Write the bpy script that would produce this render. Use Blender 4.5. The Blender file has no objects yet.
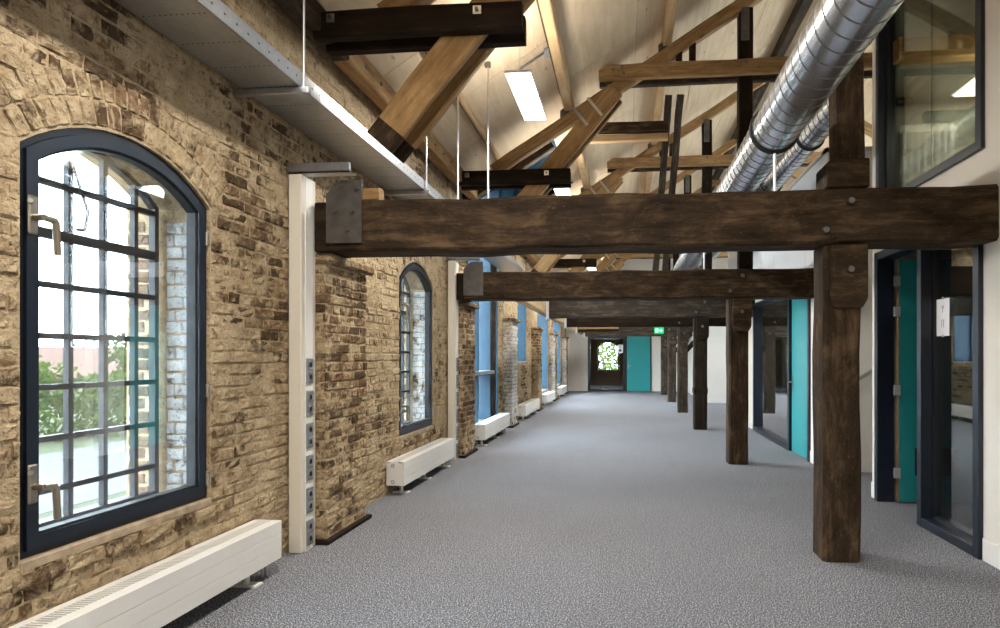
import bpy, bmesh, math, random
from mathutils import Vector, Matrix
R = random.Random(11)
sc = bpy.context.scene
C = bpy.context.collection

# ------------------------------------------------------------ camera, world, exposure
cam_d = bpy.data.cameras.new('camera')
cam = bpy.data.objects.new('camera', cam_d); C.objects.link(cam)
cam.location = (0, 0, 1.45)
cam.rotation_euler = (math.radians(90), 0, math.radians(5.53))
cam_d.sensor_width = 36; cam_d.lens = 22.32
cam_d.shift_x = -0.065; cam_d.shift_y = 0.043
cam_d.clip_start = 0.05; cam_d.clip_end = 500
sc.camera = cam
sc.view_settings.view_transform = 'Standard'
sc.view_settings.look = 'None'
sc.view_settings.gamma = 1
sc.view_settings.use_curve_mapping = False
sc.view_settings.exposure = 0.95
w = bpy.data.worlds.new('world'); sc.world = w; w.use_nodes = True
nt = w.node_tree; nt.nodes.clear()
wo = nt.nodes.new('ShaderNodeOutputWorld'); bg = nt.nodes.new('ShaderNodeBackground')
bg.inputs[0].default_value = (0.78, 0.9, 1.0, 1); bg.inputs[1].default_value = 11.0
nt.links.new(bg.outputs[0], wo.inputs[0])
LAMP_W = 54.0          # watts of each pendant panel
UP = .25                # share of it added as upward light to brighten the roof lining

# ------------------------------------------------------------ materials
class NT:
    def __init__(s, name):
        s.m = bpy.data.materials.new(name); s.m.use_nodes = True
        s.t = s.m.node_tree; s.t.nodes.clear()
        s.out = s.t.nodes.new('ShaderNodeOutputMaterial')
    def n(s, typ, ins=None, **kw):
        x = s.t.nodes.new('ShaderNode' + typ)
        for k, v in kw.items(): setattr(x, k, v)
        for k, v in (ins or {}).items(): s.set(x.inputs[k], v)
        return x
    def set(s, sock, v):
        if isinstance(v, bpy.types.NodeSocket): s.t.links.new(v, sock)
        elif isinstance(v, (tuple, list)) and len(v) == 3 and sock.type == 'RGBA': sock.default_value = (*v, 1)
        else: sock.default_value = v
    def coord(s, which='Object', scale=(1, 1, 1)):
        if which == 'World': o = s.n('NewGeometry').outputs['Position']
        else: o = s.n('TexCoord').outputs[which]
        return s.n('Mapping', {'Vector': o, 'Scale': scale}).outputs[0]
    def noise(s, vec, scale, detail=4, rough=.55, dist=0):
        return s.n('TexNoise', {'Vector': vec, 'Scale': scale, 'Detail': detail, 'Roughness': rough, 'Distortion': dist}).outputs[0]
    def ramp(s, fac, stops):
        r = s.n('ValToRGB', {0: fac}); e = r.color_ramp.elements
        while len(e) < len(stops): e.new(.5)
        for k, (p, c) in enumerate(stops):
            e[k].position = p; e[k].color = (*(c if isinstance(c, (tuple, list)) else (c, c, c)), 1)
        return r.outputs[0]
    def mix(s, f, a, b, blend='MIX'):
        x = s.n('Mix', data_type='RGBA', blend_type=blend)
        s.set(x.inputs[0], f); s.set(x.inputs[6], a); s.set(x.inputs[7], b)
        return x.outputs[2]
    def math(s, op, a, b=0.0):
        x = s.n('Math', operation=op); s.set(x.inputs[0], a); s.set(x.inputs[1], b); return x.outputs[0]
    def bump(s, h, strength=.4, dist=.01):
        return s.n('Bump', {'Height': h, 'Strength': strength, 'Distance': dist}).outputs[0]
    def bsdf(s, color, rough=.6, metal=0.0, normal=None, spec=.5):
        b = s.n('BsdfPrincipled', {'Base Color': color, 'Roughness': rough, 'Metallic': metal, 'Specular IOR Level': spec})
        if normal is not None: s.set(b.inputs['Normal'], normal)
        s.t.links.new(b.outputs[0], s.out.inputs[0]); return s.m

M = {}
def plain(name, col, rough=.5, metal=0.0, var=.06, scale=6, bump=0):
    t = NT(name); n = t.noise(t.coord('World'), scale, 5)
    lo = tuple(c * (1 - var) for c in col); hi = tuple(min(1, c * (1 + var)) for c in col)
    col_o = t.ramp(n, [(.3, lo), (.7, hi)])
    nb = t.bump(t.noise(t.coord('World'), 90, 3), bump, .003) if bump else None
    M[name] = t.bsdf(col_o, rough, metal, nb)
def wood(name, stops, rough=.72, spec=.25, gscale=1.0, speck=None, gw=.6):
    t = NT(name)
    oi = t.n('ObjectInfo').outputs['Random']
    v = t.n('TexCoord').outputs['Object']
    off = t.n('CombineXYZ', {0: t.math('MULTIPLY', oi, 37.), 1: t.math('MULTIPLY', oi, 11.), 2: 0.})
    v = t.n('VectorMath', {0: v, 1: off.outputs[0]}, operation='ADD').outputs[0]
    vs = t.n('Mapping', {'Vector': v, 'Scale': (1.2 * gscale, 14 * gscale, 14 * gscale)}).outputs[0]
    g = t.noise(vs, 1.6, 6, .6, .6)
    vb = t.n('Mapping', {'Vector': v, 'Scale': (1, 2.5, 2.5)}).outputs[0]
    b = t.noise(vb, 2.6, 8, .72, .5)
    f = t.math('ADD', t.math('MULTIPLY', g, gw), t.math('MULTIPLY', b, 1 - gw))
    col = t.ramp(f, stops)
    kn = t.n('TexVoronoi', {'Vector': t.n('Mapping', {'Vector': v, 'Scale': (1.4, 4, 4)}).outputs[0], 'Scale': 1.3}).outputs['Distance']
    kf = t.ramp(kn, [(.05, 1.0), (.11, 0.0)])
    col = t.mix(t.math('MULTIPLY', kf, .6), col, tuple(c * .35 for c in stops[0][1]))
    if speck:
        sp = t.noise(t.n('Mapping', {'Vector': v, 'Scale': (3, 8, 8)}).outputs[0], 9, 2)
        col = t.mix(t.ramp(sp, [(.64, 0.), (.8, .6)]), col, speck)
    M[name] = t.bsdf(col, rough, 0, t.bump(g, .35, .006), spec)
wood('golden_timber', [(.32, (.15, .085, .036)), (.5, (.31, .185, .078)), (.68, (.48, .32, .15))], gw=.5, speck=(.16, .09, .04))
wood('pale_timber', [(.3, (.34, .22, .11)), (.5, (.47, .32, .17)), (.7, (.58, .42, .24))])
wood('old_timber', [(.34, (.010, .0065, .0035)), (.5, (.036, .022, .012)), (.66, (.125, .08, .043))], .75, .15, gw=.3, speck=(.17, .12, .07))
wood('grey_timber', [(.34, (.016, .012, .009)), (.5, (.045, .034, .025)), (.68, (.14, .108, .08))], .8, .15, gw=.4, speck=(.24, .19, .14))
wood('black_timber', [(.32, (.007, .0045, .003)), (.52, (.018, .012, .007)), (.7, (.05, .032, .018))], .75, .12, gw=.4)
wood('plywood', [(.3, (.52, .4, .26)), (.5, (.63, .5, .34)), (.7, (.71, .585, .42))], .7, gscale=.45, speck=(.3, .19, .1))

def brick_material(name, cover, white=None, mortar=False):
    t = NT(name); p = t.coord('World')
    geo = t.n('NewGeometry')
    r = t.math('FRACT', t.math('ADD', t.n('ObjectInfo').outputs['Random'], geo.outputs['Random Per Island']))
    fine = t.noise(p, 30, 6, .65)
    if mortar:
        r = .5
        base = t.mix(fine, (.16, .105, .055), (.5, .36, .2))
    else:
        base = t.ramp(r, [(0., (.03, .021, .014)), (.2, (.08, .05, .03)), (.45, (.17, .1, .055)),
                          (.7, (.27, .175, .09)), (.88, (.15, .06, .035)), (1., (.33, .23, .125))])
        base = t.mix(.35, base, t.ramp(fine, [(.3, (.04, .027, .017)), (.7, (.34, .22, .12))]), 'MIX')
    big = t.noise(p, 1.1, 4, .6)
    mid = t.noise(p, 9, 6, .72, .6)
    f = t.math('ADD', t.math('MULTIPLY', big, .75), t.math('MULTIPLY', mid, .68))
    f = t.math('ADD', f, t.math('MULTIPLY', r, .1))
    lime = t.mix(t.ramp(t.noise(p, 7, 7, .75), [(.3, 0.), (.7, 1.)]), (.33, .235, .135), (.7, .565, .375))
    if white: lime = t.mix(fine, tuple(.75 * c for c in white), white)
    fac = t.ramp(f, [(cover, 0.), (cover + .1, .95)])
    col = t.mix(fac, base, lime)
    col = t.mix(t.ramp(t.noise(p, 42, 5, .75), [(.57, 0.), (.64, .75)]), col, (.055, .038, .025))
    h = t.math('ADD', fine, t.math('MULTIPLY', mid, 1.5))
    M[name] = t.bsdf(col, .9, 0, t.bump(h, 1.0, .02), .15)
brick_material('brick', .645)
brick_material('pier_brick', .71)
brick_material('white_brick', .62, (.8, .83, .84))
brick_material('bare_brick', .95)
brick_material('mortar', .56, None, True)
plain('plaster_sill', (.42, .33, .23), .9, 0, .3, 12, .5)
plain('jamb_plaster', (.5, .52, .52), .9, 0, .2, 9, .4)
plain('white_wall', (.74, .7, .64), .85, 0, .02, 2)
plain('white_panel', (.72, .74, .77), .6, 0, .02, 2)
plain('beige_trim', (.6, .52, .42), .7, 0, .04)
plain('skirting', (.74, .72, .69), .6, 0, .02)
plain('dim_wall', (.3, .3, .26), .9, 0, .05)
plain('white_paint', (.82, .81, .785), .38, 0, .015)
plain('cream_column', (.72, .67, .58), .4, 0, .015)
plain('grey_plastic', (.23, .25, .27), .45, 0, .05)
plain('black_plastic', (.012, .012, .013), .5)
plain('navy_frame', (.008, .014, .026), .35, 0, .1)
plain('dark_frame', (.01, .012, .016), .35, 0, .1)
plain('iron', (.03, .033, .038), .55, .3, .3, 20)
plain('teal_door', (.022, .3, .31), .4, 0, .03)
plain('door_edge', (.22, .09, .03), .6)
plain('blue_steel', (.012, .052, .092), .4, 0, .1, 3)
plain('steel', (.55, .56, .57), .3, 1.0, .1, 10)
plain('dark_steel', (.16, .155, .15), .42, .85, .25, 8)
plain('brass', (.42, .38, .32), .35, 1.0, .1)
plain('hinge_grey', (.4, .4, .41), .4)
plain('paper', (.85, .84, .86), .8, 0, .01)
plain('ink', (.03, .03, .035), .8)
plain('exit_green', (.0, .42, .12), .5, 0, .02)
plain('rubber', (.01, .01, .01), .6)
plain('asphalt', (.055, .055, .058), .95, 0, .12, 1)
plain('grass', (.025, .035, .01), 1., 0, .4, 1)
plain('bark', (.09, .06, .04), .95, 0, .3)
plain('render_wall', (.12, .115, .1), .9, 0, .05)
plain('pale_stone', (.07, .064, .054), .95, 0, .25, 3)
plain('concrete_slab', (.35, .35, .34), .9, 0, .1)
def galv(name, col, rough):
    t = NT(name); v = t.n('TexVoronoi', {'Vector': t.coord('World'), 'Scale': 45.}).outputs['Color']
    bw = t.n('RGBToBW', {0: v}).outputs[0]
    n = t.noise(t.coord('World'), 3, 4)
    c = t.mix(t.math('ADD', t.math('MULTIPLY', bw, .5), t.math('MULTIPLY', n, .5)), tuple(.72 * x for x in col), col)
    M[name] = t.bsdf(c, rough, .95, None)
galv('galvanised', (.56, .58, .61), .4)
galv('duct_metal', (.78, .84, .92), .24)
def carpet():
    t = NT('carpet'); p = t.coord('World')
    a = t.noise(p, 125, 1, .6); b = t.noise(p, 40, 2, .75)
    f = t.math('ADD', t.math('MULTIPLY', a, .85), t.math('MULTIPLY', b, .15))
    col = t.ramp(f, [(.34, (.025, .028, .037)), (.45, (.105, .112, .132)), (.55, (.19, .198, .222)), (.65, (.72, .73, .78))])
    col = t.mix(t.ramp(t.noise(p, .7, 3), [(.3, .0), (.7, .25)]), col, (.12, .123, .136))
    M['carpet'] = t.bsdf(col, .97, 0, None, .1)
carpet()
def tiles():
    t = NT('roof_tile'); p = t.coord('World')
    wv = t.n('TexWave', {'Vector': p, 'Scale': 3.0, 'Distortion': .5}).outputs[1]
    col = t.mix(t.noise(p, 2, 5), (.03, .014, .009), (.06, .03, .02))
    M['roof_tile'] = t.bsdf(t.mix(t.math('MULTIPLY', wv, .25), col, (.2, .08, .05)), .9)
tiles()
def leafmat(name, a, b):
    t = NT(name)
    r = t.n('NewGeometry').outputs['Random Per Island']
    d = t.n('BsdfDiffuse', {0: t.mix(r, a, b)}); tr = t.n('BsdfTranslucent', {0: t.mix(r, a, b)})
    mx = t.n('MixShader', {0: .4, 1: d.outputs[0], 2: tr.outputs[0]})
    t.t.links.new(mx.outputs[0], t.out.inputs[0]); M[name] = t.m
leafmat('leaf', (.018, .04, .009), (.07, .1, .025))
leafmat('leaf_haze', (.025, .043, .033), (.05, .07, .05))  # bluish distance haze painted into the leaf colour
def glassmat(name, tint, refl):
    t = NT(name)
    lw = t.n('Fresnel', {'IOR': 1.5}).outputs[0]
    f = t.math('MINIMUM', t.math('MULTIPLY', lw, refl), .9)
    tr = t.n('BsdfTransparent', {0: tint}); gl = t.n('BsdfGlossy', {0: (1., 1., 1.), 1: .01})
    mx = t.n('MixShader', {0: f, 1: tr.outputs[0], 2: gl.outputs[0]})
    t.t.links.new(mx.outputs[0], t.out.inputs[0]); M[name] = t.m
glassmat('glass', (.97, .98, .98), .25)
glassmat('door_glass', (.72, .82, .82), 2.6)
glassmat('loft_glass', (.6, .62, .55), .7)
def emit(name, col, st):
    t = NT(name); e = t.n('Emission', {0: col, 1: st})
    t.t.links.new(e.outputs[0], t.out.inputs[0]); M[name] = t.m
emit('lamp_diffuser', (1., .96, .88), 6.0)
emit('exit_glow', (.0, .5, .14), 1.0)
emit('exit_white', (.8, 1., .85), 1.0)

# ------------------------------------------------------------ builders
def tag(o, label=None, cat=None, group=None, kind=None):
    if label: o['label'] = label
    if cat: o['category'] = cat
    if group: o['group'] = group
    if kind: o['kind'] = kind
    return o
def empty(name, loc, label=None, cat=None, group=None, kind=None):
    o = bpy.data.objects.new(name, None); C.objects.link(o); o.location = loc
    o.empty_display_size = .1
    return tag(o, label, cat, group, kind)
def wpos(o):
    v = Vector(o.location)
    while o.parent: o = o.parent; v += Vector(o.location)
    return v
def attach(o, parent, world):
    if parent is not None:
        o.parent = parent; o.location = Vector(world) - wpos(parent)
    else: o.location = world
    return o
class MB:
    def __init__(s): s.v = []; s.f = []
    def add(s, vs, fs):
        k = len(s.v); s.v += [tuple(v) for v in vs]; s.f += [tuple(i + k for i in f) for f in fs]; return s
    def box(s, x0, x1, y0, y1, z0, z1):
        return s.add([(x, y, z) for x in (x0, x1) for y in (y0, y1) for z in (z0, z1)],
                     [(0, 1, 3, 2), (4, 6, 7, 5), (0, 4, 5, 1), (2, 3, 7, 6), (0, 2, 6, 4), (1, 5, 7, 3)])
    def prism(s, poly, axis, a0, a1):           # poly in the two other axes (cyclic order kept x<y<z)
        def mk(p, a):
            return (a, p[0], p[1]) if axis == 0 else ((p[0], a, p[1]) if axis == 1 else (p[0], p[1], a))
        n = len(poly)
        return s.add([mk(p, a0) for p in poly] + [mk(p, a1) for p in poly],
                     [tuple(range(n - 1, -1, -1)), tuple(range(n, 2 * n))] + [(i, (i + 1) % n, n + (i + 1) % n, n + i) for i in range(n)])
    def ring(s, outer, inner, axis, a0, a1):    # frame between two equal-count outlines
        def mk(p, a):
            return (a, p[0], p[1]) if axis == 0 else ((p[0], a, p[1]) if axis == 1 else (p[0], p[1], a))
        n = len(outer); vs = [mk(p, a0) for p in outer] + [mk(p, a0) for p in inner] + [mk(p, a1) for p in outer] + [mk(p, a1) for p in inner]
        fs = []
        for i in range(n):
            j = (i + 1) % n
            fs += [(i, j, n + j, n + i), (2 * n + i, 3 * n + i, 3 * n + j, 2 * n + j), (i, 2 * n + i, 2 * n + j, j), (n + i, n + j, 3 * n + j, 3 * n + i)]
        return s.add(vs, fs)
    def tube(s, p0, p1, r, n=10, r1=None):
        p0, p1 = Vector(p0), Vector(p1); d = (p1 - p0).normalized()
        u = d.orthogonal().normalized(); w_ = d.cross(u); r1 = r if r1 is None else r1
        vs = [p0 + (u * math.cos(a) + w_ * math.sin(a)) * r for a in [2 * math.pi * i / n for i in range(n)]]
        vs += [p1 + (u * math.cos(a) + w_ * math.sin(a)) * r1 for a in [2 * math.pi * i / n for i in range(n)]]
        return s.add(vs, [(i, (i + 1) % n, n + (i + 1) % n, n + i) for i in range(n)] + [tuple(range(n - 1, -1, -1)), tuple(range(n, 2 * n))])
    def path(s, pts, r, n=8):
        for a, b in zip(pts[:-1], pts[1:]): s.tube(a, b, r, n)
        return s
    def torus(s, c, r, rr, axis=1, n=28, m=8):
        vs, fs = [], []
        for i in range(n):
            a = 2 * math.pi * i / n
            for j in range(m):
                b = 2 * math.pi * j / m; q = r + rr * math.cos(b); e = (q * math.cos(a), q * math.sin(a), rr * math.sin(b))
                vs.append((c[0] + e[0], c[1] + e[2], c[2] + e[1]) if axis == 1 else (c[0] + e[0], c[1] + e[1], c[2] + e[2]))
                fs.append((i * m + j, ((i + 1) % n) * m + j, ((i + 1) % n) * m + (j + 1) % m, i * m + (j + 1) % m))
        return s.add(vs, fs)
    def build(s, name, mat, parent=None, label=None, cat=None, group=None, kind=None, bevel=0, smooth=False):
        lo = [min(v[i] for v in s.v) for i in range(3)]; hi = [max(v[i] for v in s.v) for i in range(3)]
        c = Vector([(a + b) / 2 for a, b in zip(lo, hi)])
        me = bpy.data.meshes.new(name)
        me.from_pydata([tuple(Vector(v) - c) for v in s.v], [], s.f); 
        b = bmesh.new(); b.from_mesh(me); bmesh.ops.recalc_face_normals(b, faces=b.faces)
        if bevel: bmesh.ops.bevel(b, geom=b.edges[:], offset=bevel, segments=1, affect='EDGES')
        b.to_mesh(me); b.free()
        me.materials.append(M[mat])
        if smooth:
            for p in me.polygons: p.use_smooth = True
        o = bpy.data.objects.new(name, me); C.objects.link(o)
        attach(o, parent, c)
        return tag(o, label, cat, group, kind)
def timber(name, p0, p1, wy, h, mat, parent=None, label=None, cat=None, group=None, jit=.006, cham=.014, step=.35):
    """a squared timber from p0 to p1 (its centre line), grain along its length, worn edges"""
    p0, p1 = Vector(p0), Vector(p1); d = p1 - p0; L = d.length; x = d.normalized()
    ref = Vector((0, 1, 0)) if abs(x.y) < .9 else Vector((1, 0, 0))
    y = (ref - x * ref.dot(x)).normalized(); z = x.cross(y)
    n = max(1, int(L / step)); vs, fs = [], []
    a, b = wy / 2, h / 2; sec = [(-a + cham, -b), (a - cham, -b), (a, -b + cham), (a, b - cham), (a - cham, b), (-a + cham, b), (-a, b - cham), (-a, -b + cham)]
    for i in range(n + 1):
        oy, oz = R.uniform(-jit, jit), R.uniform(-jit, jit)
        for (sy, sz) in sec:
            vs.append((-L / 2 + L * i / n, sy + oy + R.uniform(-jit, jit) * .5, sz + oz + R.uniform(-jit, jit) * .5))
    for i in range(n):
        for j in range(8):
            k = (j + 1) % 8; fs.append((i * 8 + j, i * 8 + k, (i + 1) * 8 + k, (i + 1) * 8 + j))
    fs += [tuple(range(7, -1, -1)), tuple(range(n * 8, n * 8 + 8))]
    me = bpy.data.meshes.new(name); me.from_pydata(vs, [], fs); me.materials.append(M[mat])
    o = bpy.data.objects.new(name, me); C.objects.link(o)
    o.rotation_euler = Matrix((x, y, z)).transposed().to_euler()
    attach(o, parent, (p0 + p1) / 2)
    return tag(o, label, cat, group)
def B(x0, x1, y0, y1, z0, z1): return MB().box(x0, x1, y0, y1, z0, z1)
def copy_tree(o, dloc, parent=None):
    c = o.copy(); C.objects.link(c)
    if parent is None: c.location = Vector(o.location) + Vector(dloc)
    else: c.parent = parent
    for ch in o.children: copy_tree(ch, dloc, c)
    return c
ORD = ['nearest', 'second nearest', 'third nearest', 'fourth nearest', 'fifth nearest', 'farthest']

# ------------------------------------------------------------ the shell
XL, XR, XO = -2.5, 2.55, 8.2           # faces of the left wall, right partition, outer right wall
XE = -2.95                            # outside of the left wall
YB, YF = -4.0, 26.4                   # back and far end
RIDGE, ZR, SL = 2.9, 7.43, .63        # ridge line and roof slope
def roof_z(x): return ZR - SL * abs(x - RIDGE)
B(XE, XO, YB, 32.0, -.15, 0).build('floor', 'carpet', label='grey speckled carpet running down the whole corridor', kind='structure')

def arch(yc, hw, sill, spring, rise, grow=0.0, n=14):
    rad = (hw * hw + rise * rise) / (2 * rise); zc = spring + rise - rad; ph = math.asin(min(1, hw / rad))
    hw2 = hw + grow; r2 = rad + grow; ph2 = math.asin(min(1, hw2 / r2))
    pts = [(yc - hw2, sill - grow)]
    for i in range(n + 1):
        a = -ph2 + 2 * ph2 * i / n; pts.append((yc + r2 * math.sin(a), zc + r2 * math.cos(a)))
    pts.append((yc + hw2, sill - grow))
    return pts, rad, zc, ph
WIN = [(-1.45, .59, .60, 2.36, .25), (2.935, .592, .60, 2.345, .215), (7.3, .62, .56, 2.33, .26)]      # arched windows
TALL = [(10.9, 1.2, .28, 4.06), (14.95, .65, 1.35, 3.3), (18.8, 1.25, .42, 3.3), (22.75, 1.25, .42, 3.3)]   # squared openings with blue linings
PIERS = [(.5, 1.25), (4.6, 5.36), (8.72, 9.4), (12.55, 13.2), (16.45, 17.15), (20.4, 21.05), (24.4, 25.0)]
WTOP = 4.08
wl = MB(); y = YB
ops = sorted([(c - h, c + h, 'a', (c, h, s, sp, ri)) for (c, h, s, sp, ri) in WIN] + [(c - h, c + h, 't', (c, h, s, t)) for (c, h, s, t) in TALL])
for (a, b, k, q) in ops:
    wl.box(XE, XL, y, a, 0, WTOP)
    if k == 'a':
        pts = arch(*q)[0]
        wl.box(XE, XL, a, b, 0, q[2])
        wl.prism(pts[1:-1] + [(b, WTOP), (a, WTOP)], 0, XE, XL)
    else:
        wl.box(XE, XL, a, b, 0, q[2])
        if q[3] < WTOP - .05: wl.box(XE, XL, a, b, q[3], WTOP)
    y = b
wl.box(XE, XL, y, 32.0, 0, WTOP)
for (c, hw, s, sp, ri) in WIN: wl.box(XE - .05, XE + .1, c + hw - .05, c + hw + .05, s, sp)
for (a, b) in PIERS: wl.box(XL - .02, -2.31, a + .01, b - .01, 0, 2.25 if a > 1 else 2.25)
wall_left = wl.build('wall_left', 'mortar', label='old limewashed brick wall with arched windows along the left side', kind='structure')

# bricks: a few worn shapes, each a unit brick scaled to size
def brick_shape(seed):
    r = random.Random(seed); nx, nz = 3, 2; vs, fs = [], []
    for layer, (ins, dx) in enumerate([(0, -.015), (0, -.001), (.05, .0055)]):
        for j in range(nz + 1):
            for i in range(nx + 1):
                yy = -.5 + i / nx; zz = -.5 + j / nz
                ey = ins * (-1 if i == nx else (1 if i == 0 else 0)) * .6; ez = ins * (-1 if j == nz else (1 if j == 0 else 0)) * 1.8
                k = .055 if layer else 0
                vs.append((dx + (r.uniform(-.005, .006) if layer == 2 else 0), yy + ey + r.uniform(-k, k) * .5, zz + ez + r.uniform(-k, k) * 1.3))
    n = (nx + 1) * (nz + 1); ix = lambda i, j: j * (nx + 1) + i
    rim = [ix(i, 0) for i in range(nx)] + [ix(nx, j) for j in range(nz)] + [ix(i, nz) for i in range(nx, 0, -1)] + [ix(0, j) for j in range(nz, 0, -1)]
    for l in (0, 1):
        for a, b in zip(rim, rim[1:] + rim[:1]): fs.append((l * n + a, l * n + b, (l + 1) * n + b, (l + 1) * n + a))
    for j in range(nz):
        for i in range(nx): fs.append((2 * n + ix(i, j), 2 * n + ix(i + 1, j), 2 * n + ix(i + 1, j + 1), 2 * n + ix(i, j + 1)))
    return vs, fs
SHAPES = [brick_shape(s) for s in range(10)]
def brick_mesh(k, mat):
    key = 'brick_%d_%s' % (k, mat)
    if key in bpy.data.meshes: return bpy.data.meshes[key]
    me = bpy.data.meshes.new(key); me.from_pydata(*[SHAPES[k][0], [], SHAPES[k][1]]); me.materials.append(M[mat]); return me
bricks = []     # (centre, width, height, frame 'x' or 'y', roll, material)
CO, BL = .076, .226
def lay(plane, fixed, u0, u1, z0, z1, mat, holes=(), off=0, rough=.007):
    nrow = int((z1 - z0) / CO + .01); r = random.Random(int(fixed * 100 + u0 * 77 + z0 * 13))
    for j in range(nrow):
        z = z0 + (j + .5) * CO
        blocked = []
        for h in holes:
            a = h(z)
            if a: blocked.append(a)
        segs = [(u0, u1)]
        for (a, b) in blocked:
            ns = []
            for (s, e) in segs:
                if b <= s or a >= e: ns.append((s, e)); continue
                if a > s: ns.append((s, a))
                if b < e: ns.append((b, e))
            segs = ns
        hdr = (j % 3 == 2)
        stepl = BL / 2 if hdr else BL
        u = u0 - BL + (BL / 4 if hdr else (BL / 2 if j % 2 else 0)) + off
        while u < u1:
            ul = u + stepl * r.uniform(.97, 1.03)
            for (s, e) in segs:
                a, b = max(u, s), min(ul, e)
                if b - a > .035:
                    wd = b - a - r.uniform(.008, .014); hh = CO - r.uniform(.009, .016)
                    bricks.append((plane, fixed + (1 if plane == 'x' else -1) * r.uniform(-rough, rough), (a + b) / 2, z + r.uniform(-.003, .003), wd, hh, r.uniform(-.012, .012), mat))
            u = ul
def arch_hole(q, ring=.25):
    c, hw, s, sp, ri = q; _, rad, zc, ph = arch(*q); ro = rad + ring
    def f(z):
        if z < s - .03: return None
        if z < sp: return (c - hw - .005, c + hw + .005)
        if z > zc + ro: return None
        k = min(math.sqrt(max(0, ro * ro - (z - zc) ** 2)), (z - zc) * math.tan(ph) if z - zc > 0 else hw)
        return (c - k, c + k)
    return f
def rect_hole(a, b, z0, z1): return lambda z: (a, b) if z0 < z < z1 else None
holes = [arch_hole(q) for q in WIN] + [rect_hole(c - h, c + h, s, t) for (c, h, s, t) in TALL] + [rect_hole(a, b, 0, 2.25) for (a, b) in PIERS]
lay('x', XL, .6, 26.4, .04, WTOP, 'brick', holes)
for i, (a, b) in enumerate(PIERS):
    if a < 1: continue
    m = 'pier_brick' if i != 3 else 'white_brick'
    lay('x', -2.31, a, b, .04, 2.25, m, off=.06)
    lay('y', a + .01, XL, -2.31, .04, 2.25, m if i < 5 else 'white_brick', off=.03)
for q in WIN[1:]:                                            # two rings of headers over each arched window
    c, hw, s, sp, ri = q; _, rad, zc, ph = arch(*q)
    for ring in range(2):
        rr = rad + .012 + .06 + ring * .122; n = int(2 * ph * rr / .074)
        for i in range(n):
            a = -ph + 2 * ph * (i + .5) / n
            bricks.append(('x', XL + R.uniform(-.002, .007), c + rr * math.sin(a), zc + rr * math.cos(a), .112, 2 * ph * rr / n - .012, math.pi / 2 - a, 'brick'))
    for yy in [c - hw + .11 + .2 * i for i in range(int(2 * hw / .2))]:    # rough stones under the sill
        pass
for (c, hw, s, sp, ri) in WIN[1:]:                           # painted brick jambs between the two glazings
    lay('y', c + hw - .004, XE + .17, -2.6, s, sp, 'white_brick', rough=.002)
    lay('y', c + hw - .05, XE - .04, XE + .1, s, sp, 'bare_brick', rough=.002)
for (c, h, s, t) in TALL[2:]:
    lay('y', c + h + .0, XE + .1, XL - .02, s, t, 'white_brick')
cam_p = Vector((0, 0, 1.45)); rot = Matrix.Rotation(-math.radians(5.53), 3, 'Z')
def in_view(p):
    q = rot @ (Vector(p) - cam_p)
    if q.y < .3: return None
    u, v = 565 + 620 * q.x / q.y, 357 - 620 * q.z / q.y
    return q.y if (-15 < u < 1010 and -15 < v < 640) else None
def bpos(b): return (b[1], b[2], b[3]) if b[0] == 'x' else (b[2], b[1], b[3])
rank = []
for i, b in enumerate(bricks):
    d = in_view(bpos(b))
    if d and b[7] not in ('bare_brick',) and not (b[0] == 'y' and b[7] == 'white_brick'):
        p = bpos(b)
        if b[0] == 'x' and (p[2] > 3.15 and p[1] < 3.0): continue
        area = b[4] * b[5] * abs(p[0] if b[0] == 'x' else p[1]) / d ** 3
        rank.append((-area, i))
rank.sort(); single = set(i for _, i in rank[:300])
stuff = {}
for i, b in enumerate(bricks):
    k = R.randrange(10); p = Vector(bpos(b))
    if i in single:
        o = bpy.data.objects.new('brick', brick_mesh(k, b[7])); C.objects.link(o)
        o.scale = (1, b[4], b[5]); o.rotation_euler = (b[6], 0, 0) if b[0] == 'x' else (b[6], 0, 0)
        if b[0] == 'y': o.rotation_euler = (0, b[6], -math.pi / 2)
        attach(o, wall_left, p)
        continue
    mb = stuff.setdefault(b[7], MB()); vs, fs = SHAPES[k]; ca, sa = math.cos(b[6]), math.sin(b[6])
    out = []
    for (x, yy, zz) in vs:
        u, v = yy * b[4], zz * b[5]; u, v = u * ca - v * sa, u * sa + v * ca
        out.append((p.x + x, p.y + u, p.z + v) if b[0] == 'x' else (p.x + u, p.y - x, p.z + v))
    mb.add(out, fs)
for m, mb in stuff.items():
    mb.build({'brick': 'brickwork', 'pier_brick': 'pier_brickwork', 'white_brick': 'whitewashed_brickwork', 'bare_brick': 'outer_brickwork'}[m], m, wall_left, kind='stuff')
for i, (a, b) in enumerate(PIERS[1:]):                       # padstone, plinth board of each pier
    mb = MB(); mb.box(-2.52, -2.24, a - .03, b + .03, 2.185, 2.25)
    mb.build('padstone', 'pier_brick', wall_left, bevel=.012)
    B(-2.52, -2.27, a - .03, b + .04, 0, .035).build('plinth_board', 'black_timber', wall_left, bevel=.006)
for (c, hw, s, sp, ri) in WIN[1:]:                           # stone pieces and plaster below the windows
    B(XL - .08, XL + .012, c - hw, c + hw, s - .05, s + .0).build('sill_plaster', 'plaster_sill', wall_left, bevel=.008)
    yy = c - hw - .04
    while yy < c + hw:
        l = R.uniform(.12, .24)
        vs, fs = SHAPES[R.randrange(10)]
        mb = MB(); mb.add([(XL + .012 + x * 1.6, yy + l / 2 + q * l * .95, s - .085 + R.uniform(-.006, .006) + z * .07) for (x, q, z) in vs], fs)
        mb.build('sill_stone', 'pier_brick', wall_left); yy += l + .012

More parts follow.
